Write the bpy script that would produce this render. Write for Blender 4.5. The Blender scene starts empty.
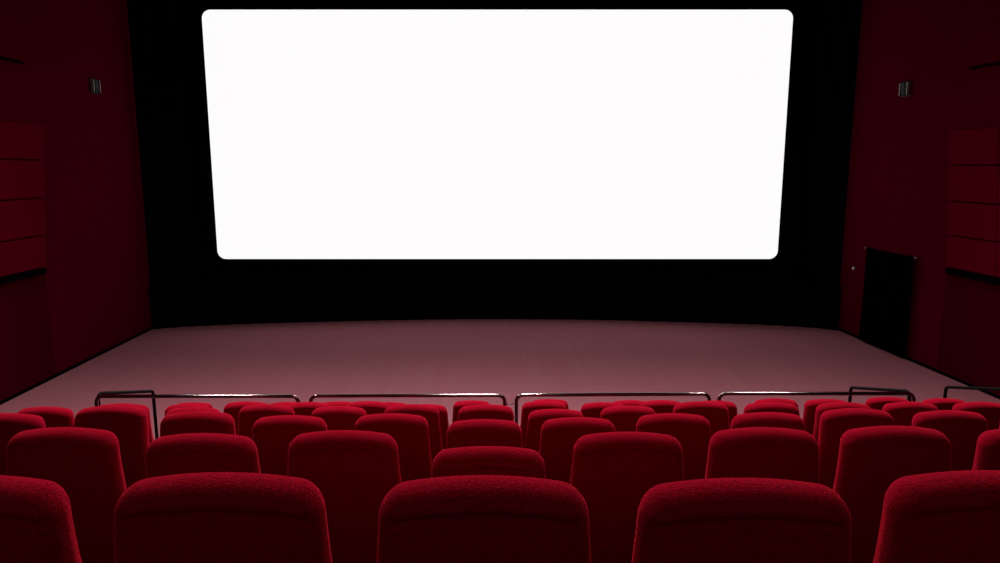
import bpy, bmesh, math, random
from mathutils import Vector, Matrix

random.seed(7)
scene = bpy.context.scene
COL = scene.collection
PI = math.pi

# ------------------------------------------------------------------ camera
F = 700.0                                   # focal length in pixels of the 1000 x 563 frame
TH = math.radians(9.45)
CT, ST = math.cos(TH), math.sin(TH)
EYE = 4.13                                  # metres above the flat floor before the screen
cam = bpy.data.cameras.new('camera')
cam.lens = 25.2
cam.sensor_width = 36.0
cam.clip_start = 0.05
co = bpy.data.objects.new('camera', cam)
COL.objects.link(co)
co.location = (0, 0, EYE)
co.rotation_euler = (PI / 2 - TH, 0, 0)
scene.camera = co


def at_depth(px, py, d):
    v = (py - 281.5) / F
    return Vector(((px - 500) / F * d, (CT - ST * v) * d, EYE + (-ST - CT * v) * d))


# ------------------------------------------------------------------ materials
def new_mat(name):
    m = bpy.data.materials.new(name)
    m.use_nodes = True
    nt = m.node_tree
    b = nt.nodes['Principled BSDF']
    return m, nt, b


def plain(name, col, rough=0.6, metal=0.0, spec=0.5):
    m, nt, b = new_mat(name)
    b.inputs['Base Color'].default_value = (*col, 1)
    b.inputs['Roughness'].default_value = rough
    b.inputs['Metallic'].default_value = metal
    b.inputs['Specular IOR Level'].default_value = spec
    return m


def fabric(name, c1, c2, scale, bump, dist, sheen=0.0, sheen_col=(1, 1, 1), sheen_rough=0.4, detail=4.0,
           stretch=(1, 1, 1), spec=0.1):
    """woven / plush cloth: noise mottled colour with bump"""
    m, nt, b = new_mat(name)
    N, L = nt.nodes, nt.links
    tc = N.new('ShaderNodeTexCoord')
    mp = N.new('ShaderNodeMapping')
    mp.inputs['Scale'].default_value = stretch
    L.new(tc.outputs['Object'], mp.inputs['Vector'])
    no = N.new('ShaderNodeTexNoise')
    no.inputs['Scale'].default_value = scale
    no.inputs['Detail'].default_value = detail
    no.inputs['Roughness'].default_value = 0.65
    L.new(mp.outputs['Vector'], no.inputs['Vector'])
    mr = N.new('ShaderNodeMapRange')
    mr.inputs['From Min'].default_value = 0.32
    mr.inputs['From Max'].default_value = 0.68
    L.new(no.outputs['Fac'], mr.inputs['Value'])
    mx = N.new('ShaderNodeMix')
    mx.data_type = 'RGBA'
    mx.inputs['A'].default_value = (*c1, 1)
    mx.inputs['B'].default_value = (*c2, 1)
    L.new(mr.outputs['Result'], mx.inputs['Factor'])
    L.new(mx.outputs['Result'], b.inputs['Base Color'])
    bp = N.new('ShaderNodeBump')
    bp.inputs['Strength'].default_value = bump
    bp.inputs['Distance'].default_value = dist
    L.new(no.outputs['Fac'], bp.inputs['Height'])
    L.new(bp.outputs['Normal'], b.inputs['Normal'])
    b.inputs['Roughness'].default_value = 0.95
    b.inputs['Specular IOR Level'].default_value = spec
    b.inputs['Sheen Weight'].default_value = sheen
    b.inputs['Sheen Tint'].default_value = (*sheen_col, 1)
    b.inputs['Sheen Roughness'].default_value = sheen_rough
    return m


M = {}
M['velvet'] = fabric('red_velvet', (0.20, 0.0022, 0.0105), (0.40, 0.0045, 0.021), 190, 0.55, 0.005,
                     sheen=0.65, sheen_col=(1.0, 0.035, 0.06), sheen_rough=0.35, detail=3, spec=0.0)
M['wall'] = fabric('burgundy_wall_cloth', (0.070, 0.0005, 0.0066), (0.090, 0.0006, 0.0084), 40, 0.2, 0.004, detail=5, spec=0.0)
M['dado'] = fabric('dark_burgundy_cloth', (0.048, 0.0004, 0.0046), (0.061, 0.0005, 0.0056), 40, 0.2, 0.004, detail=5, spec=0.0)
M['panel'] = fabric('acoustic_panel_cloth', (0.100, 0.0005, 0.0090), (0.125, 0.0006, 0.0110), 60, 0.2, 0.003, detail=5, spec=0.0)
M['drape'] = fabric('black_drape_cloth', (0.006, 0.0065, 0.0065), (0.010, 0.011, 0.011), 60, 0.2, 0.003, spec=0.0)
M['door_drape'] = fabric('black_door_cloth', (0.0012, 0.0012, 0.0012), (0.0024, 0.0024, 0.0024), 60, 0.2, 0.003, spec=0.0)
M['ceil'] = plain('matt_black_ceiling', (0.02, 0.012, 0.013), 0.9)
M['back'] = plain('dark_rear_wall', (0.06, 0.01, 0.014), 0.9)
M['black'] = plain('black_paint', (0.006, 0.006, 0.006), 0.6)
M['skirting'] = plain('near_black_shade', (0.003, 0.002, 0.002), 1.0, spec=0.0)
M['terrace'] = fabric('terrace_carpet', (0.035, 0.006, 0.009), (0.06, 0.010, 0.014), 90, 0.5, 0.004)
M['arm'] = plain('dark_armrest', (0.010, 0.003, 0.004), 0.85, spec=0.15)
M['leg'] = plain('black_seat_steel', (0.010, 0.010, 0.011), 0.45)
M['handrail'] = plain('black_lacquer', (0.005, 0.002, 0.0022), 0.5, spec=0.06)
M['rail'] = plain('dark_chrome', (0.26, 0.17, 0.18), 0.12, 1.0)
M['grey_metal'] = plain('grey_metal', (0.26, 0.245, 0.245), 0.4, 0.6)
M['white'] = plain('white_plastic', (0.85, 0.83, 0.82), 0.4)


def carpet_mat():
    m, nt, b = new_mat('mauve_floor_carpet')
    N, L = nt.nodes, nt.links
    tc = N.new('ShaderNodeTexCoord')
    big = N.new('ShaderNodeTexNoise')
    big.inputs['Scale'].default_value = 0.5
    big.inputs['Detail'].default_value = 3
    fine = N.new('ShaderNodeTexNoise')
    fine.inputs['Scale'].default_value = 45
    fine.inputs['Detail'].default_value = 5
    L.new(tc.outputs['Object'], big.inputs['Vector'])
    L.new(tc.outputs['Object'], fine.inputs['Vector'])
    # woven ribs running toward the screen
    mp = N.new('ShaderNodeMapping')
    mp.inputs['Scale'].default_value = (1, 0.02, 1)
    L.new(tc.outputs['Object'], mp.inputs['Vector'])
    rib = N.new('ShaderNodeTexNoise')
    rib.inputs['Scale'].default_value = 9
    rib.inputs['Detail'].default_value = 4
    L.new(mp.outputs['Vector'], rib.inputs['Vector'])
    a1 = N.new('ShaderNodeMath'); a1.operation = 'MULTIPLY_ADD'
    L.new(big.outputs['Fac'], a1.inputs[0]); a1.inputs[1].default_value = 0.5
    a2 = N.new('ShaderNodeMath'); a2.operation = 'MULTIPLY_ADD'
    L.new(fine.outputs['Fac'], a2.inputs[0]); a2.inputs[1].default_value = 0.3
    L.new(rib.outputs['Fac'], a2.inputs[2])
    L.new(a2.outputs[0], a1.inputs[2])
    mr = N.new('ShaderNodeMapRange')
    mr.inputs['From Min'].default_value = 0.6
    mr.inputs['From Max'].default_value = 1.2
    L.new(a1.outputs[0], mr.inputs['Value'])
    mx = N.new('ShaderNodeMix'); mx.data_type = 'RGBA'
    mx.inputs['A'].default_value = (0.285, 0.092, 0.112, 1)
    mx.inputs['B'].default_value = (0.312, 0.111, 0.130, 1)
    L.new(mr.outputs['Result'], mx.inputs['Factor'])
    L.new(mx.outputs['Result'], b.inputs['Base Color'])
    bp = N.new('ShaderNodeBump')
    bp.inputs['Strength'].default_value = 0.3
    bp.inputs['Distance'].default_value = 0.005
    L.new(fine.outputs['Fac'], bp.inputs['Height'])
    L.new(bp.outputs['Normal'], b.inputs['Normal'])
    b.inputs['Roughness'].default_value = 0.95
    b.inputs['Specular IOR Level'].default_value = 0.05
    return m


M['carpet'] = carpet_mat()


def screen_mat():
    m, nt, b = new_mat('lit_projection_screen')
    b.inputs['Base Color'].default_value = (0.05, 0.05, 0.05, 1)
    b.inputs['Roughness'].default_value = 1.0
    b.inputs['Specular IOR Level'].default_value = 0.0
    b.inputs['Emission Color'].default_value = (1.0, 0.985, 0.985, 1)
    b.inputs['Emission Strength'].default_value = 0.985
    return m


M['screen'] = screen_mat()


# ------------------------------------------------------------------ helpers
def tag(o, label=None, cat=None, group=None, kind=None):
    if label: o['label'] = label
    if cat: o['category'] = cat
    if group: o['group'] = group
    if kind: o['kind'] = kind
    return o


def build(name, bm, mat, parent=None, smooth=True):
    bmesh.ops.recalc_face_normals(bm, faces=bm.faces[:])
    me = bpy.data.meshes.new(name)
    bm.to_mesh(me)
    bm.free()
    me.materials.append(mat)
    if smooth:
        for p in me.polygons:
            p.use_smooth = True
    o = bpy.data.objects.new(name, me)
    COL.objects.link(o)
    if parent: o.parent = parent
    return o


def empty(name, loc, rotz=0.0):
    o = bpy.data.objects.new(name, None)
    COL.objects.link(o)
    o.empty_display_size = 0.2
    o.location = loc
    o.rotation_euler = (0, 0, rotz)
    return o


def add_box(bm, c, s, mtx=None, bevel=0.0):
    r = bmesh.ops.create_cube(bm, size=1.0)
    vs = r['verts']
    for v in vs:
        v.co = Vector((v.co.x * s[0] + c[0], v.co.y * s[1] + c[1], v.co.z * s[2] + c[2]))
    if bevel > 0:
        es = {e for v in vs for e in v.link_edges}
        rb = bmesh.ops.bevel(bm, geom=list(es), offset=bevel, segments=3, profile=0.5, affect='EDGES')
        vs = list({v for f in rb['faces'] for v in f.verts} | {v for v in vs if v.is_valid})
    if mtx is not None:
        bmesh.ops.transform(bm, matrix=mtx, verts=vs)
    return vs


def add_tube(bm, pts, r, seg=14, cap=True):
    """round tube along a polyline"""
    pts = [Vector(p) for p in pts]
    rings = []
    n = len(pts)
    up = None
    for i, p in enumerate(pts):
        if i == 0: t = pts[1] - pts[0]
        elif i == n - 1: t = pts[-1] - pts[-2]
        else: t = (pts[i + 1] - p).normalized() + (p - pts[i - 1]).normalized()
        t.normalize()
        if up is None:
            up = Vector((0, 1, 0)) if abs(t.y) < 0.9 else Vector((0, 0, 1))
        a = (up - t * up.dot(t)).normalized()
        up = a
        b = t.cross(a)
        rings.append([bm.verts.new(p + (a * math.cos(2 * PI * k / seg) + b * math.sin(2 * PI * k / seg)) * r)
                      for k in range(seg)])
    for A, B in zip(rings, rings[1:]):
        for k in range(seg):
            bm.faces.new((A[k], A[(k + 1) % seg], B[(k + 1) % seg], B[k]))
    if cap:
        bm.faces.new(rings[0][::-1])
        bm.faces.new(rings[-1])


def fillet(pts, rad, n=8):
    """polyline with rounded inner corners"""
    pts = [Vector(p) for p in pts]
    out = [pts[0]]
    for a, b, c in zip(pts, pts[1:], pts[2:]):
        u = (a - b).normalized(); w = (c - b).normalized()
        ang = u.angle(w)
        cut = min(rad / math.tan(ang / 2), 0.48 * (a - b).length, 0.48 * (c - b).length)
        rr = cut * math.tan(ang / 2)
        cen = b + (u + w).normalized() * (rr / math.sin(ang / 2))
        p0, p1 = b + u * cut, b + w * cut
        q0, q1 = (p0 - cen), (p1 - cen)
        tot = q0.angle(q1)
        for k in range(n + 1):
            f = k / n
            q = (q0 * math.sin((1 - f) * tot) + q1 * math.sin(f * tot)) / math.sin(tot)
            out.append(cen + q)
    out.append(pts[-1])
    return out


def rrect(cx, cz, hw, hh, r, n=10):
    out = []
    for (sx, sz, a0) in ((1, 1, 0), (-1, 1, 90), (-1, -1, 180), (1, -1, 270)):
        for k in range(n + 1):
            a = math.radians(a0 + 90 * k / n)
            out.append((cx + sx * (hw - r) + r * math.cos(a), cz + sz * (hh - r) + r * math.sin(a)))
    return out


# ------------------------------------------------------------------ room shell
CEIL = 9.2
Y_REAR = -4.0
Y_FRONT = 19.3


def xl(y): return -(8.88 - (17.32 - y) * 0.0258)
def xr(y): return 8.60 + (17.22 - y) * 0.065


def wall_at(px, py, side, off=0.0):
    """(y, z) where the view ray meets a side wall (or a plane off metres in front of it)"""
    v = (py - 281.5) / F
    a, b, c = (px - 500) / F, CT - ST * v, -ST - CT * v
    k0, k1 = (-8.433 + off, -0.0258) if side == 'left' else (9.719 - off, -0.065)
    t = k0 / (a - k1 * b)
    return b * t, EYE + c * t


def struct(name, bm, mat, smooth=False):
    return tag(build(name, bm, mat, smooth=smooth), kind='structure')


def prism(bm, poly, z0, z1):
    lo = [bm.verts.new((x, y, z0)) for x, y in poly]
    hi = [bm.verts.new((x, y, z1)) for x, y in poly]
    n = len(poly)
    bm.faces.new(lo[::-1]); bm.faces.new(hi)
    for i in range(n):
        bm.faces.new((lo[i], lo[(i + 1) % n], hi[(i + 1) % n], hi[i]))


W = 0.2
bm = bmesh.new()
prism(bm, [(xl(Y_REAR), Y_REAR), (xl(Y_FRONT), Y_FRONT), (xl(Y_FRONT) - W, Y_FRONT), (xl(Y_REAR) - W, Y_REAR)], 0, CEIL)
struct('wall_left', bm, M['wall'])
bm = bmesh.new()
prism(bm, [(xr(Y_REAR), Y_REAR), (xr(Y_FRONT), Y_FRONT), (xr(Y_FRONT) + W, Y_FRONT), (xr(Y_REAR) + W, Y_REAR)], 0, CEIL)
struct('wall_right', bm, M['wall'])
bm = bmesh.new()
prism(bm, [(-11, Y_FRONT), (11, Y_FRONT), (11, Y_FRONT + W), (-11, Y_FRONT + W)], 0, CEIL)
struct('wall_front', bm, M['black'])
bm = bmesh.new()
prism(bm, [(-11, Y_REAR - W), (11, Y_REAR - W), (11, Y_REAR), (-11, Y_REAR)], 0, CEIL)
struct('wall_rear', bm, M['back'])
bm = bmesh.new()
prism(bm, [(-11, Y_REAR - W), (11, Y_REAR - W), (11, Y_FRONT + W), (-11, Y_FRONT + W)], CEIL, CEIL + W)
struct('ceiling', bm, M['ceil'])
bm = bmesh.new()
prism(bm, [(-11, Y_REAR - W), (11, Y_REAR - W), (11, Y_FRONT + W), (-11, Y_FRONT + W)], -W, 0)
struct('floor', bm, M['carpet'])

# raked seating terraces
ROW_Y, ROW_DY = 1.353, 1.228
ROW_Z, ROW_DZ = 3.503, 0.389
SEAT_H = 1.0


def row_floor(i): return ROW_Z - SEAT_H - ROW_DZ * (i - 1)
def row_edge(i): return ROW_Y + 0.155 - 0.32 + ROW_DY * (i - 1)      # rear edge of the tread of row i


PLAT_END = 8.66
bm = bmesh.new()
prof = [(Y_REAR, 0)]
prof += [(Y_REAR, row_floor(-1)), (row_edge(0), row_floor(-1))]
for i in range(0, 7):
    e1 = row_edge(i + 1) if i < 6 else PLAT_END
    prof += [(row_edge(i), row_floor(i)), (e1, row_floor(i))]
prof += [(PLAT_END, 0)]
n = len(prof)
A = [bm.verts.new((xl(y), y, z)) for y, z in prof]
B = [bm.verts.new((xr(y), y, z)) for y, z in prof]
bm.faces.new(A); bm.faces.new(B[::-1])
for i in range(n):
    bm.faces.new((A[i], A[(i + 1) % n], B[(i + 1) % n], B[i]))
struct('floor_terrace', bm, M['terrace'])
# stairs from the terrace down to the flat floor, one each side
for sx in (-1, 1):
    bm = bmesh.new()
    h = row_floor(6)
    x0, x1 = (5.28, 6.5) if sx > 0 else (-6.5, -5.24)
    st = [(PLAT_END, 0), (PLAT_END, h * 2 / 3), (PLAT_END + 0.45, h * 2 / 3), (PLAT_END + 0.45, h / 3), (PLAT_END + 0.9, h / 3), (PLAT_END + 0.9, 0)]
    A = [bm.verts.new((x0, y, z)) for y, z in st]
    B = [bm.verts.new((x1, y, z)) for y, z in st]
    bm.faces.new(A); bm.faces.new(B[::-1])
    for i in range(len(st)):
        bm.faces.new((A[i], A[(i + 1) % len(st)], B[(i + 1) % len(st)], B[i]))
    struct('stairs_right' if sx > 0 else 'stairs_left', bm, M['terrace'])

# black skirting
for side in ('left', 'right'):
    fx = xl if side == 'left' else xr
    s = 1 if side == 'left' else -1
    bm = bmesh.new()
    ya, yb = PLAT_END + 0.01, 17.35
    prism(bm, [(fx(ya), ya), (fx(yb), yb), (fx(yb) + s * 0.03, yb), (fx(ya) + s * 0.02, ya)], 0, 0.06)
    struct('baseboard_' + side, bm, M['skirting'])


# ------------------------------------------------------------------ things on the walls
def wall_frame(side, y, z, off=0.0):
    """matrix with x along the wall (toward the screen), y into the room, z up"""
    if side == 'left':
        t = Vector((xl(y + 1) - xl(y), 1, 0)).normalized(); nrm = Vector((t.y, -t.x, 0)); x = xl(y)
    else:
        t = Vector((xr(y + 1) - xr(y), 1, 0)).normalized(); nrm = Vector((-t.y, t.x, 0)); x = xr(y)
    p = Vector((x, y, z)) + nrm * off
    m = Matrix((
        (t.x, nrm.x, 0, p.x),
        (t.y, nrm.y, 0, p.y),
        (0, 0, 1, p.z),
        (0, 0, 0, 1)))
    return m


ORD = ['zeroth', 'first', 'second', 'third', 'fourth', 'fifth', 'sixth', 'seventh', 'eighth', 'ninth', 'tenth',
       'eleventh', 'twelfth', 'thirteenth', 'fourteenth', 'fifteenth']

def quad_panel(side, top, bot, off_, thick, mat, name, label, group, gap=0.014):
    """panel on a side wall; top / bot = ((near y, z), (far y, z)), sloping ends allowed"""
    bm = bmesh.new()
    fx = xl if side == 'left' else xr
    s = 1 if side == 'left' else -1
    (ta, tb), (ba, bb) = top, bot
    cs = [(ba[0] + gap, ba[1] + gap), (bb[0] - gap, bb[1] + gap), (tb[0] - gap, tb[1] - gap), (ta[0] + gap, ta[1] - gap)]
    lo = [bm.verts.new((fx(y) + s * 0.002, y, z)) for y, z in cs]
    hi = [bm.verts.new((fx(y) + s * thick, y, z)) for y, z in cs]
    bm.faces.new(lo[::-1]); bm.faces.new(hi)
    for i in range(4):
        bm.faces.new((lo[i], lo[(i + 1) % 4], hi[(i + 1) % 4], hi[i]))
    bmesh.ops.bevel(bm, geom=[e for e in bm.edges], offset=0.012, segments=2, profile=0.5, affect='EDGES')
    return tag(build(name, bm, mat, smooth=False), label, 'wall panel', group)


rown = ['topmost', 'second from the top', 'third from the top', 'lowest']
TH_P = 0.09
for side, pts in (('left', [(45, 124), (45.3, 160), (45.8, 197.5), (46.2, 235), (46.6, 267)]),
                  ('right', [(948.3, 130), (947.5, 165), (946.8, 201), (946, 235), (945.3, 267)])):
    e = [wall_at(px, py, side, TH_P) for px, py in pts]
    for k in range(4):
        for c in range(1 if side == 'left' else 2):
            dy = 1.28
            T = ((e[k][0] - dy * (c + 1), e[k][1]), (e[k][0] - dy * c, e[k][1]))
            Bq = ((e[k + 1][0] - dy * (c + 1), e[k + 1][1]), (e[k + 1][0] - dy * c, e[k + 1][1]))
            where = 'left wall' if side == 'left' else ('right wall' if c == 0 else 'right edge')
            quad_panel(side, T, Bq, 0, TH_P, M['panel'], 'acoustic_board',
                       'burgundy fabric wall panel, %s of four, on the %s' % (rown[k], where), 'acoustic wall panels')
for side, px, py in (('left', 25, 62), ('right', 967, 68)):
    y, z = wall_at(px, py, side, 0.07)
    quad_panel(side, ((y - 3, 9.0), (y + 0.3, 9.0)), ((y - 3, z), (y, z)), 0, 0.07, M['wall'], 'acoustic_board',
               'large dark burgundy panel high above the four panels on the %s wall' % side, 'acoustic wall panels')
# near-black strips put in as the shade under the panel groups
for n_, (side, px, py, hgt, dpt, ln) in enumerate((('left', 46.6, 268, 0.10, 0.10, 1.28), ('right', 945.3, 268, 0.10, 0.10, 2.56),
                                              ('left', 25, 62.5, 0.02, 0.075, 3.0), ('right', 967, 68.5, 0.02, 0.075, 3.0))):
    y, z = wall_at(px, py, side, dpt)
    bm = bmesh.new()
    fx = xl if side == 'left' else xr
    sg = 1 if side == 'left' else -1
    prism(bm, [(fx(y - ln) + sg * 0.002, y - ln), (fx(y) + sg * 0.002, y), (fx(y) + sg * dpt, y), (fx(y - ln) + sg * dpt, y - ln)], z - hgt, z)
    struct('shade_strip_%d' % (n_ + 1), bm, M['skirting'])
for side, px in (('left', 51), ('right', 941)):
    y, z = wall_at(px, 320, side, 0.02)
    quad_panel(side, ((8.7, 2.12), (y, 2.12)), ((8.7, 0.11), (y, 0.11)), 0, 0.02, M['dado'], 'wall_cladding',
               'dark burgundy cloth section of the %s wall below the panels' % side, 'lower wall cladding')


# small grey half-round wall lamps, unlit
def sconce(side, y, z, label):
    m = wall_frame(side, y, z)
    root = empty('wall_sconce', (0, 0, 0))
    root.matrix_world = m
    tag(root, label, 'wall lamp', 'wall sconces beside the screen')
    bm = bmesh.new()
    add_box(bm, (0, 0.011, 0), (0.27, 0.018, 0.31), bevel=0.006)
    build('back_plate', bm, M['black'], root)
    # curved shade: open half cylinder with a rounded foot
    bm = bmesh.new()
    nz, na = 10, 16
    grid = []
    for i in range(nz + 1):
        s = i / nz
        zz = -0.145 + 0.29 * s
        q = 0.62 + 0.38 * min(1.0, s / 0.3) ** 0.5
        grid.append([bm.verts.new((0.12 * q * math.cos(PI * k / na), 0.02 + 0.075 * q * math.sin(PI * k / na), zz)) for k in range(na + 1)])
    for i in range(nz):
        for k in range(na):
            bm.faces.new((grid[i][k], grid[i][k + 1], grid[i + 1][k + 1], grid[i + 1][k]))
    bm.faces.new(grid[0])
    bmesh.ops.solidify(bm, geom=bm.faces[:], thickness=0.006)
    build('lamp_shade', bm, M['black'], root)
    for sx in (-1, 1):
        bm = bmesh.new()
        add_box(bm, (sx * 0.125, 0.05, 0.0), (0.022, 0.075, 0.27), bevel=0.006)
        build('side_fin', bm, M['grey_metal'], root)


yl_, zl_ = wall_at(95.5, 86, 'left', 0.05)
sconce('left', yl_, zl_, 'small grey half-round wall lamp high on the left wall')
yl_, zl_ = wall_at(904.5, 89, 'right', 0.05)
sconce('right', yl_, zl_, 'small grey half-round wall lamp high on the right wall')

# white push button
by_, bz_ = wall_at(853, 268.5, 'right', 0.02)
m = wall_frame('right', by_, bz_)
bt = empty('wall_button', (0, 0, 0)); bt.matrix_world = m
tag(bt, 'tiny round white button on right wall between screen drape and black curtain', 'button')
bm = bmesh.new()
r = bmesh.ops.create_cone(bm, cap_ends=True, segments=24, radius1=0.05, radius2=0.045, depth=0.02)
bmesh.ops.transform(bm, matrix=Matrix.Translation((0, 0.01, 0)) @ Matrix.Rotation(-PI / 2, 4, 'X'), verts=bm.verts[:])
build('bezel', bm, M['grey_metal'], bt, smooth=False)
bm = bmesh.new()
bmesh.ops.create_uvsphere(bm, u_segments=20, v_segments=10, radius=0.036)
for v in bm.verts: v.co = Vector((v.co.x, 0.02 + v.co.y * 0.5, v.co.z))
build('push_cap', bm, M['white'], bt)

# black curtain over the exit in the right wall
YA = wall_at(904.5, 358, 'right', 0.10)[0]
YB = wall_at(858.5, 339, 'right', 0.10)[0]
ZT = wall_at(890, 253, 'right', 0.10)[1]
cm = wall_frame('right', (YA + YB) / 2, 0)
cr = empty('door_curtain', (0, 0, 0)); cr.matrix_world = cm
tag(cr, 'black floor-length curtain over exit in the right wall', 'curtain')
bm = bmesh.new()
L2 = (YB - YA) / 2
nx, nz = 160, 14
grid = []
for j in range(nz + 1):
    t = j / nz
    z = 0.03 + (ZT - 0.03) * t
    row = []
    for i in range(nx + 1):
        u = -L2 + 2 * L2 * i / nx
        amp = 0.035 * (1.0 - 0.45 * t)
        ph = 2 * PI * (u / 0.155) + 0.6 * math.sin(u * 3.1) + 0.3 * math.sin(5 * t + u)
        uu = u + 0.02 * math.sin(3 * u + 2 * t) * (1 - t)
        zz = z - (0.012 * math.sin(u * 4.1) * (1 - t))
        row.append(bm.verts.new((uu, 0.10 + amp * math.sin(ph), max(zz, 0.012))))
    grid.append(row)
for j in range(nz):
    for i in range(nx):
        bm.faces.new((grid[j][i], grid[j][i + 1], grid[j + 1][i + 1], grid[j + 1][i]))
bmesh.ops.solidify(bm, geom=bm.faces[:], thickness=0.008)
build('cloth', bm, M['door_drape'], cr)
bm = bmesh.new()
add_tube(bm, [(-L2 - 0.03, 0.10, ZT + 0.005), (L2 + 0.03, 0.10, ZT + 0.005)], 0.014)
build('curtain_rod', bm, M['skirting'], cr)
for sx in (-1, 1):
    bm = bmesh.new()
    bmesh.ops.create_uvsphere(bm, u_segments=16, v_segments=10, radius=0.024)
    for v in bm.verts: v.co += Vector((sx * (L2 + 0.035), 0.10, ZT + 0.005))
    build('finial', bm, M['grey_metal'], cr)
    bm = bmesh.new()
    add_box(bm, (sx * (L2 + 0.02), 0.052, ZT + 0.005), (0.014, 0.09, 0.014))
    build('rod_bracket', bm, M['skirting'], cr)

# ------------------------------------------------------------------ screen and black drape
Y0 = 18.72


def drape(name, path, z0, z1, label, group=None, wave=0.42, amp=0.03, hem=True):
    """hanging cloth following a plan curve, folded along its length"""
    P = [Vector((x, y, 0)) for x, y in path]
    seg = [(b - a).length for a, b in zip(P, P[1:])]
    tot = sum(seg)
    n = int(tot / wave * 14)
    bm = bmesh.new()
    cols = []
    for i in range(n + 1):
        q = tot * i / n
        k = 0
        qq = q
        while k < len(seg) - 1 and qq > seg[k]:
            qq -= seg[k]; k += 1
        t = (P[k + 1] - P[k]).normalized()
        p = P[k] + t * qq
        nn = Vector((t.y, -t.x, 0))
        ed = min(1.0, q / 0.1, (tot - q) / 0.1)
        f = amp * ed * math.sin(2 * PI * q / wave + 0.9 * math.sin(q * 1.7))
        p = p + nn * f
        cols.append([bm.verts.new((p.x, p.y, z0 + (z1 - z0) * j / 4)) for j in range(5)])
    for A, B in zip(cols, cols[1:]):
        for j in range(4):
            bm.faces.new((A[j], B[j], B[j + 1], A[j + 1]))
    bmesh.ops.solidify(bm, geom=bm.faces[:], thickness=0.012)
    return tag(build(name, bm, M['drape']), label, 'curtain', group)


# plan of the curved skirt, read from where its hem meets the floor
hem = [(-8.84, 17.36), (-8.24, 17.62), (-6.9, 17.92), (-5.6, 18.12), (-4.27, 18.28), (-2.8, 18.44), (-1.4, 18.54), (0, 18.58),
       (1.4, 18.54), (2.8, 18.44), (4.27, 18.26), (5.6, 18.08), (6.9, 17.86), (8.0, 17.56), (8.54, 17.24)]
# round the plan with a Catmull-Rom pass
cur = []
for i in range(len(hem) - 1):
    p0, p1, p2, p3 = (Vector(hem[max(0, i - 1)]), Vector(hem[i]), Vector(hem[i + 1]), Vector(hem[min(len(hem) - 1, i + 2)]))
    for k in range(6):
        t = k / 6
        cur.append(tuple(0.5 * ((2 * p1) + (p2 - p0) * t + (2 * p0 - 5 * p1 + 4 * p2 - p3) * t * t + (3 * p1 - p0 - 3 * p2 + p3) * t ** 3)))
cur.append(hem[-1])
drape('stage_skirt', cur, 0.006, 1.15, 'low curved black skirt along the floor beneath the white screen', amp=0.018)
drape('side_drape', [(-8.84, 17.44), (-8.24, 17.70), (-7.78, 17.80)], 1.08, CEIL - 0.01,
      'tall black drape between the left red wall and the screen', 'side drapes of the screen', wave=0.3)
drape('side_drape', [(7.80, 17.74), (8.0, 17.66), (8.54, 17.34)], 1.08, CEIL - 0.01,
      'tall black drape between the right red wall and the screen', 'side drapes of the screen', wave=0.3)
drape('backdrop_drape', [(-8.86, Y0 + 0.22), (8.46, Y0 + 0.22)], 0.006, CEIL - 0.01,
      'wide black backdrop hanging around and behind the white screen', wave=0.4)

SW, ST_, SB = 13.90 / 17.25 * Y0 / 2, EYE + 0.2085 * Y0, EYE - 0.1336 * Y0
SXC = -0.065
sc = empty('cinema_screen', (SXC, Y0, SB))
tag(sc, 'large glowing white cinema screen with rounded corners', 'screen')
hh = (ST_ - SB) / 2
front = rrect(0, hh, SW, hh, 0.225)
bm = bmesh.new()
va = [bm.verts.new((x, 0, z)) for x, z in front]
vb = [bm.verts.new((x, 0.02, z)) for x, z in front]
bm.faces.new(va)
for i in range(len(va)):
    bm.faces.new((va[i], vb[i], vb[(i + 1) % len(va)], va[(i + 1) % len(va)]))
build('projection_surface', bm, M['screen'], sc, smooth=False)
bm = bmesh.new()
outer = rrect(0, hh, SW + 0.10, hh + 0.10, 0.36)
inner = rrect(0, hh, SW + 0.001, hh + 0.001, 0.226)
fo = [bm.verts.new((x, -0.015, z)) for x, z in outer]
fi = [bm.verts.new((x, -0.015, z)) for x, z in inner]
bo = [bm.verts.new((x, 0.07, z)) for x, z in outer]
fi2 = [bm.verts.new((x, 0.025, z)) for x, z in inner]
k = len(fo)
for i in range(k):
    j = (i + 1) % k
    bm.faces.new((fo[i], fo[j], fi[j], fi[i]))
    bm.faces.new((fo[j], fo[i], bo[i], bo[j]))
    bm.faces.new((fi[i], fi[j], fi2[j], fi2[i]))
bm.faces.new(bo)
bm.faces.new(fi2)
build('masking_frame', bm, M['drape'], sc, smooth=False)
for sx in (-1, 1):
    bm = bmesh.new()
    add_tube(bm, [(sx * 4.5, 0.03, 2 * hh + 0.09), (sx * 4.5, 0.03, CEIL - SB)], 0.008, 8)
    build('hanging_cable', bm, M['black'], sc)

# ------------------------------------------------------------------ rails
RT = 0.024
PZ = row_floor(6)
rails = [(94, 300, 396.3, 396.2), (308.5, 506.5, 396.0, 395.2), (514.5, 711.5, 395.0, 394.0), (717.5, 916, 393.6, 393.6)]
RY = 8.46
side_word = ['leftmost', 'second from the left', 'third from the left', 'rightmost']


def tp(px, py, Y):
    """point of the pixel ray on the vertical plane y = Y"""
    v = (py - 281.5) / F
    d = Y / (CT - ST * v)
    return Vector(((px - 500) / F * d, Y, EYE + (-ST - CT * v) * d))


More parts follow.
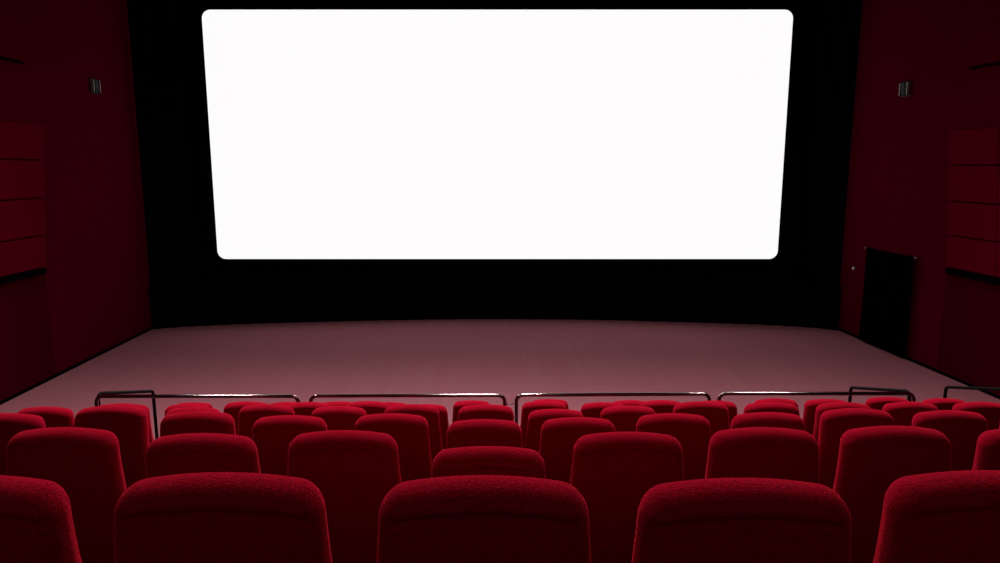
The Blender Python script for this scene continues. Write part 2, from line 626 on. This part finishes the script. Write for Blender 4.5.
for k, (pa, pb, ya, yb) in enumerate(rails):
    a, b = tp(pa, ya, RY), tp(pb, yb, RY)
    a.x += RT; b.x -= RT
    root = empty('guard_rail', ((a.x + b.x) / 2, RY, PZ))
    tag(root, 'dark chrome guard rail before the front seats, %s of four' % side_word[k], 'railing', 'guard rails along the front row')
    c = Vector(root.location)
    a0, b0 = Vector((a.x, RY, PZ)), Vector((b.x, RY, PZ))
    # one bent tube: post, top bar, post
    bm = bmesh.new()
    add_tube(bm, [p - c for p in fillet([a0, a, b, b0], 0.085)], RT)
    build('bent_tube', bm, M['rail'], root)
    for q in (a0, b0):
        bm = bmesh.new()
        bmesh.ops.create_cone(bm, cap_ends=True, segments=20, radius1=0.034, radius2=0.030, depth=0.012)
        for v in bm.verts: v.co += q - c + Vector((0, 0, 0.006))
        build('foot_plate', bm, M['rail'], root)
    if k < 3:                                   # little coupling to the next frame
        nx_ = tp(rails[k + 1][0], rails[k + 1][2], RY).x
        bm = bmesh.new()
        zc = b.z - 0.115
        add_tube(bm, [Vector((b.x + RT * 0.7, RY, zc)) - c, Vector((nx_ - 0.004, RY, zc)) - c], 0.008, 10)
        build('coupling', bm, M['rail'], root)

# sloping handrails of the two stairs
for (pa, ya, pb, yb, label) in (
        (97.5, 393.4, 153, 391.2, 'black sloping stair handrail at the left end of the guard rails'),
        (910, 391.3, 851, 387.4, 'black sloping stair handrail at the right end of the guard rails'),
        (1027, 390.5, 946, 387.0, 'black sloping stair handrail at the right edge, in front of wall')):
    a, b = tp(pa, ya, 8.56), tp(pb, yb, 9.92)
    sgn = -1 if pa < 500 else 1
    root = empty('stair_handrail', (b.x, b.y, 0))
    tag(root, label, 'railing', 'stair handrails')
    c = Vector(root.location)
    bm = bmesh.new()
    a0 = Vector((a.x, a.y, PZ)); b0 = Vector((b.x, b.y, 0))
    add_tube(bm, [p - c for p in fillet([a0, a, b, b0], 0.07)], 0.0235)
    build('bent_tube', bm, M['handrail'], root)
    for q in (a0, b0):
        bm = bmesh.new()
        bmesh.ops.create_cone(bm, cap_ends=True, segments=20, radius1=0.045, radius2=0.04, depth=0.012)
        for v in bm.verts: v.co += q - c + Vector((0, 0, 0.006))
        build('foot_plate', bm, M['handrail'], root)

# ------------------------------------------------------------------ cinema seats
BH = 0.665           # length of the backrest above its pivot
PIV = 0.355          # pivot height above the row floor
PHI0 = math.radians(14)


def rr_section(hw, tf, tb, c, n=5):
    """rounded rectangle cross-section, tf toward the screen (+y), tb toward the viewer (-y)"""
    out = []
    cf = max(min(c, tf * 0.98, hw * 0.98), 1e-4)
    cb = max(min(c, tb * 0.98, hw * 0.98), 1e-4)
    for (sx, sy, a0, cc, t) in ((1, 1, 0, cf, tf), (-1, 1, 90, cf, tf), (-1, -1, 180, cb, tb), (1, -1, 270, cb, tb)):
        for k in range(n + 1):
            a = math.radians(a0 + 90 * k / n)
            out.append((sx * (hw - cc) + cc * math.cos(a), sy * (t - cc) + cc * math.sin(a)))
    # resample the flat front and back so the crown can bend them
    res = []
    for (x0, y0), (x1, y1) in zip(out, out[1:] + out[:1]):
        res.append((x0, y0))
        if abs(x1 - x0) > hw * 0.5:
            for q in range(1, 10):
                f = q / 10
                res.append((x0 + (x1 - x0) * f, y0 + (y1 - y0) * f))
    return res


def smooth01(x):
    x = max(0.0, min(1.0, x))
    return x * x * (3 - 2 * x)


def bend(s):
    """the upper backrest curves forward toward the screen"""
    return 0.45 * max(0.0, s - (BH - 0.32)) ** 2


def half_w(s):
    return min(0.209 + 0.074 * max(-0.06, (BH - 0.05) - s), 0.232)


def backrest_bm():
    bm = bmesh.new()
    rings = []
    rc, rt = 0.044, 0.032          # corner radius of the outline, radius of the top roll
    levels = [0.0, 0.01, 0.03] + [0.03 + (BH - 0.18 - 0.03) * k / 8 for k in range(1, 9)]
    s0 = BH - 0.18
    levels += [s0 + (0.12) * k / 20 for k in range(1, 21)]
    levels += [BH - 0.06 + 0.06 * math.sin(PI / 2 * k / 16) for k in range(1, 17)]
    for s in levels:
        hw = half_w(s)
        top = s - (BH - rc)
        if top > 0:
            hw = hw - rc + math.sqrt(max(rc * rc - top * top, 0)) * 1.0
        tf = 0.050
        # back side: flat shell below, plump roll along the top edge
        roll = smooth01((s - (BH - 0.044)) / 0.020)
        tb = 0.038 + 0.009 * roll
        groove = math.exp(-((s - (BH - 0.046)) / 0.007) ** 2)
        tb -= 0.001 * groove
        if top > 0:
            q = math.sqrt(max(rt * rt - max(s - (BH - rt), 0) ** 2, 0)) / rt
            tf *= q; tb *= q
        if s < 0.03:
            q = math.sqrt(max(1 - ((0.03 - s) / 0.03) ** 2, 0)) * 0.6 + 0.4
            tf *= q; tb *= q
        sec = rr_section(hw, max(tf, 2e-4), max(tb, 2e-4), 0.048)
        ring = []
        for (x, y) in sec:
            u = x / 0.215
            crown = 0.028 * (1 - u * u) * smooth01((s - 0.3) / (BH - 0.3))
            ring.append(bm.verts.new((x, y + bend(s), s + crown - 0.028)))
        rings.append(ring)
    n = len(rings[0])
    for A, B in zip(rings, rings[1:]):
        for k in range(n):
            bm.faces.new((A[k], A[(k + 1) % n], B[(k + 1) % n], B[k]))
    bm.faces.new(rings[0][::-1])
    bm.faces.new(rings[-1])
    return bm


def back_panel_bm():
    """upholstered rear panel, set below the top roll"""
    bm = bmesh.new()
    s0, s1 = 0.02, BH - 0.052
    nx, nz = 20, 24
    grid = []
    for j in range(nz + 1):
        row = []
        for i in range(nx + 1):
            a, b = -1 + 2 * i / nx, -1 + 2 * j / nz
            # squircle-ish easing of the grid toward the border
            ax = math.copysign(abs(a) ** 0.75, a); bz = math.copysign(abs(b) ** 0.75, b)
            s = (s0 + s1) / 2 + bz * (s1 - s0) / 2
            hw = half_w(s) - 0.030
            x = ax * hw
            crown = 0.022 * (1 - (x / 0.215) ** 2) * smooth01((s - 0.3) / (BH - 0.3))
            d = min((1 - abs(ax)) * hw, (1 - abs(bz)) * (s1 - s0) / 2)
            e = smooth01(d / 0.045)
            y = -0.0350 - 0.0065 * e
            row.append(bm.verts.new((x, y + bend(s), s + crown - 0.026)))
        grid.append(row)
    for j in range(nz):
        for i in range(nx):
            bm.faces.new((grid[j][i], grid[j][i + 1], grid[j + 1][i + 1], grid[j + 1][i]))
    return bm


def seat_cushion_bm():
    bm = bmesh.new()
    rings = []
    L = 0.40
    for k in range(25):
        f = k / 24
        y = L * f
        q = 1.0
        e = min(f, 1 - f) * L / 0.045
        if e < 1: q = math.sqrt(max(1 - (1 - e) ** 2, 0.0))
        hz = 0.050 * max(q, 0.02)
        hw = 0.180 - 0.04 * (1 - q)
        z = 0.0
        ring = []
        for (x, zz) in [(p[0], p[1]) for p in rr_section(hw, hz, hz, 0.05)]:
            puff = 0.012 * (1 - (x / 0.19) ** 2) if zz > 0 else 0
            ring.append(bm.verts.new((x, y, z + zz + puff)))
        rings.append(ring)
    n = len(rings[0])
    for A, B in zip(rings, rings[1:]):
        for k in range(n):
            bm.faces.new((A[k], A[(k + 1) % n], B[(k + 1) % n], B[k]))
    bm.faces.new(rings[0][::-1]); bm.faces.new(rings[-1])
    return bm


def make_seat():
    root = empty('cinema_chair', (0, 0, 0))
    br = build('backrest', backrest_bm(), M['velvet'], root)
    br.location = (0, 0, PIV)
    br.rotation_euler = (PHI0, 0, 0)
    build('back_panel', back_panel_bm(), M['velvet'], br)
    sc_ = build('seat_cushion', seat_cushion_bm(), M['velvet'], root)
    sc_.location = (0, 0.045, 0.385)
    sc_.rotation_euler = (math.radians(-2), 0, 0)
    for sx in (-1, 1):
        bm = bmesh.new()
        add_box(bm, (sx * 0.2125, 0.19, 0.495), (0.044, 0.28, 0.04), bevel=0.012)
        build('armrest', bm, M['arm'], root)
        bm = bmesh.new()
        add_box(bm, (sx * 0.2125, 0.19, 0.247), (0.034, 0.11, 0.46), bevel=0.006)
        add_box(bm, (sx * 0.2125, 0.19, 0.012), (0.044, 0.26, 0.024), bevel=0.006)
        build('leg', bm, M['leg'], root)
    return root


def copy_tree(o, parent=None):
    c = o.copy()
    COL.objects.link(c)
    if parent is not None:
        c.parent = parent
    for ch in list(o.children):
        copy_tree(ch, c)
    return c


# each row: (centre x, top y) of every visible backrest as read from the photograph
ROWS = {
    1: [(-31, 474), (224.5, 472), (484, 475), (740.5, 477.5), (985, 470)],
    2: [(66, 427), (203, 433), (344, 430), (488.5, 446), (627.5, 431.5), (762, 427), (892.5, 425.5), (1030, 427)],
    3: [(9, 413), (113.5, 405), (199, 411), (290.5, 415), (392, 413.2), (484.5, 419), (578, 417), (672.5, 413), (767, 412), (855, 408), (948, 410), (1036, 412)],
    4: [(-25, 410.5), (46, 406.5), (122.5, 403.3), (194, 407), (267.5, 404), (339.5, 406), (412, 404), (486, 404.2), (556, 408.7), (628, 405.5), (700, 401.2), (770.5, 402), (842.5, 402), (909, 401.5), (979, 401.5)],
    5: [(188, 404), (247, 401.3), (310, 401.8), (368, 401), (425, 404), (544, 400.8), (603, 402), (661, 400), (714, 400.4), (775, 398.3), (826, 398.8), (887, 396.8), (943, 398)],
    6: [(194, 402.3), (288, 401.8), (339, 401.3), (389, 402), (472, 400.3), (549.5, 399), (630, 400)],
}
ROWNAME = {1: 'nearest row', 2: 'second row from the viewer', 3: 'third row from the viewer',
           4: 'fourth row from the viewer', 5: 'fifth row from the viewer', 6: 'farthest row by the rails'}


def solve(row, px, py):
    """x and recline of a seat whose backrest top shows at (px, py)"""
    yb = ROW_Y + 0.032 + ROW_DY * (row - 1)
    zf = row_floor(row)

    def top_py(phi):
        best, bd = 1e9, 1
        cp, sp = math.cos(phi), math.sin(phi)
        for vy, vz in TOPV:
            y = yb + vy * cp - vz * sp
            z = zf + PIV + vy * sp + vz * cp - EYE
            d = y * CT - z * ST
            p = 281.5 + F * (-y * ST - z * CT) / d
            if p < best: best, bd = p, d
        return best, bd
    lo, hi = math.radians(-2), math.radians(40)
    for _ in range(26):
        mid = (lo + hi) / 2
        if top_py(mid)[0] < py: lo = mid
        else: hi = mid
    phi = (lo + hi) / 2
    d = top_py(phi)[1]
    return (px - 500) / F * d, yb, zf, phi


proto = make_seat()
TOPV = [(v.co.y, v.co.z) for v in [c for c in proto.children if c.name.startswith('backrest')][0].data.vertices
        if abs(v.co.x) < 0.03 and v.co.z > BH - 0.12]
first = True
report = []
for row, items in ROWS.items():
    n = len(items)
    for k, (px, py) in enumerate(items):
        x, y, z, phi = solve(row, px, py)
        s = proto if first else copy_tree(proto)
        first = False
        s.location = (x, y, z)
        for ch in s.children:
            if ch.name.startswith('backrest'):
                ch.rotation_euler = (phi, 0, 0)
        if k == 0: pos = 'leftmost'
        elif k == n - 1: pos = 'rightmost'
        else: pos = ORD[k + 1] + ' from the left'
        tag(s, 'red velvet cinema chair, %s in the %s' % (pos, ROWNAME[row]), 'cinema chair', 'red cinema chairs in rows')
        report.append((row, k, round(x, 2), round(math.degrees(phi), 1)))
print('SEATS', report)

# ------------------------------------------------------------------ light
w = bpy.data.worlds.new('world')
scene.world = w
w.use_nodes = True
w.node_tree.nodes['Background'].inputs['Color'].default_value = (0, 0, 0, 1)
w.node_tree.nodes['Background'].inputs['Strength'].default_value = 0.0

# dimmed house lights: ceiling troffers over the seating, some tilted back toward the audience, plus one added rear fill
def troffer_or_fill(x, y, watts, tilt=0.0, sx=1.7, sy=0.35, spread=150):
    l = bpy.data.lights.new('house_or_fill_light', 'AREA')
    l.shape = 'RECTANGLE'
    l.size, l.size_y = sx, sy
    l.energy = watts
    l.color = (1.0, 0.93, 0.92)
    l.spread = math.radians(spread)
    o = bpy.data.objects.new('house_or_fill_light', l)
    COL.objects.link(o)
    o.location = (x, y, CEIL - 0.05 - 0.5 * sy * abs(math.sin(math.radians(tilt))))
    o.rotation_euler = (math.radians(tilt), 0, 0)


for x, wt in ((-6.4, 122), (-0.45, 205), (5.9, 122)):
    troffer_or_fill(x, 7.4, wt * 1.0)
    troffer_or_fill(x, 10.6, wt * 1.75, tilt=-38, spread=130)
troffer_or_fill(-0.3, -3.3, 20, tilt=48)  # unseen fill added behind the camera to lift the dark seat backs

scene.view_settings.view_transform = 'Standard'
scene.view_settings.look = 'None'
scene.view_settings.exposure = 0.0
scene.view_settings.gamma = 1.0
scene.view_settings.use_curve_mapping = False
scene.cycles.use_denoising = True
scene.cycles.max_bounces = 8
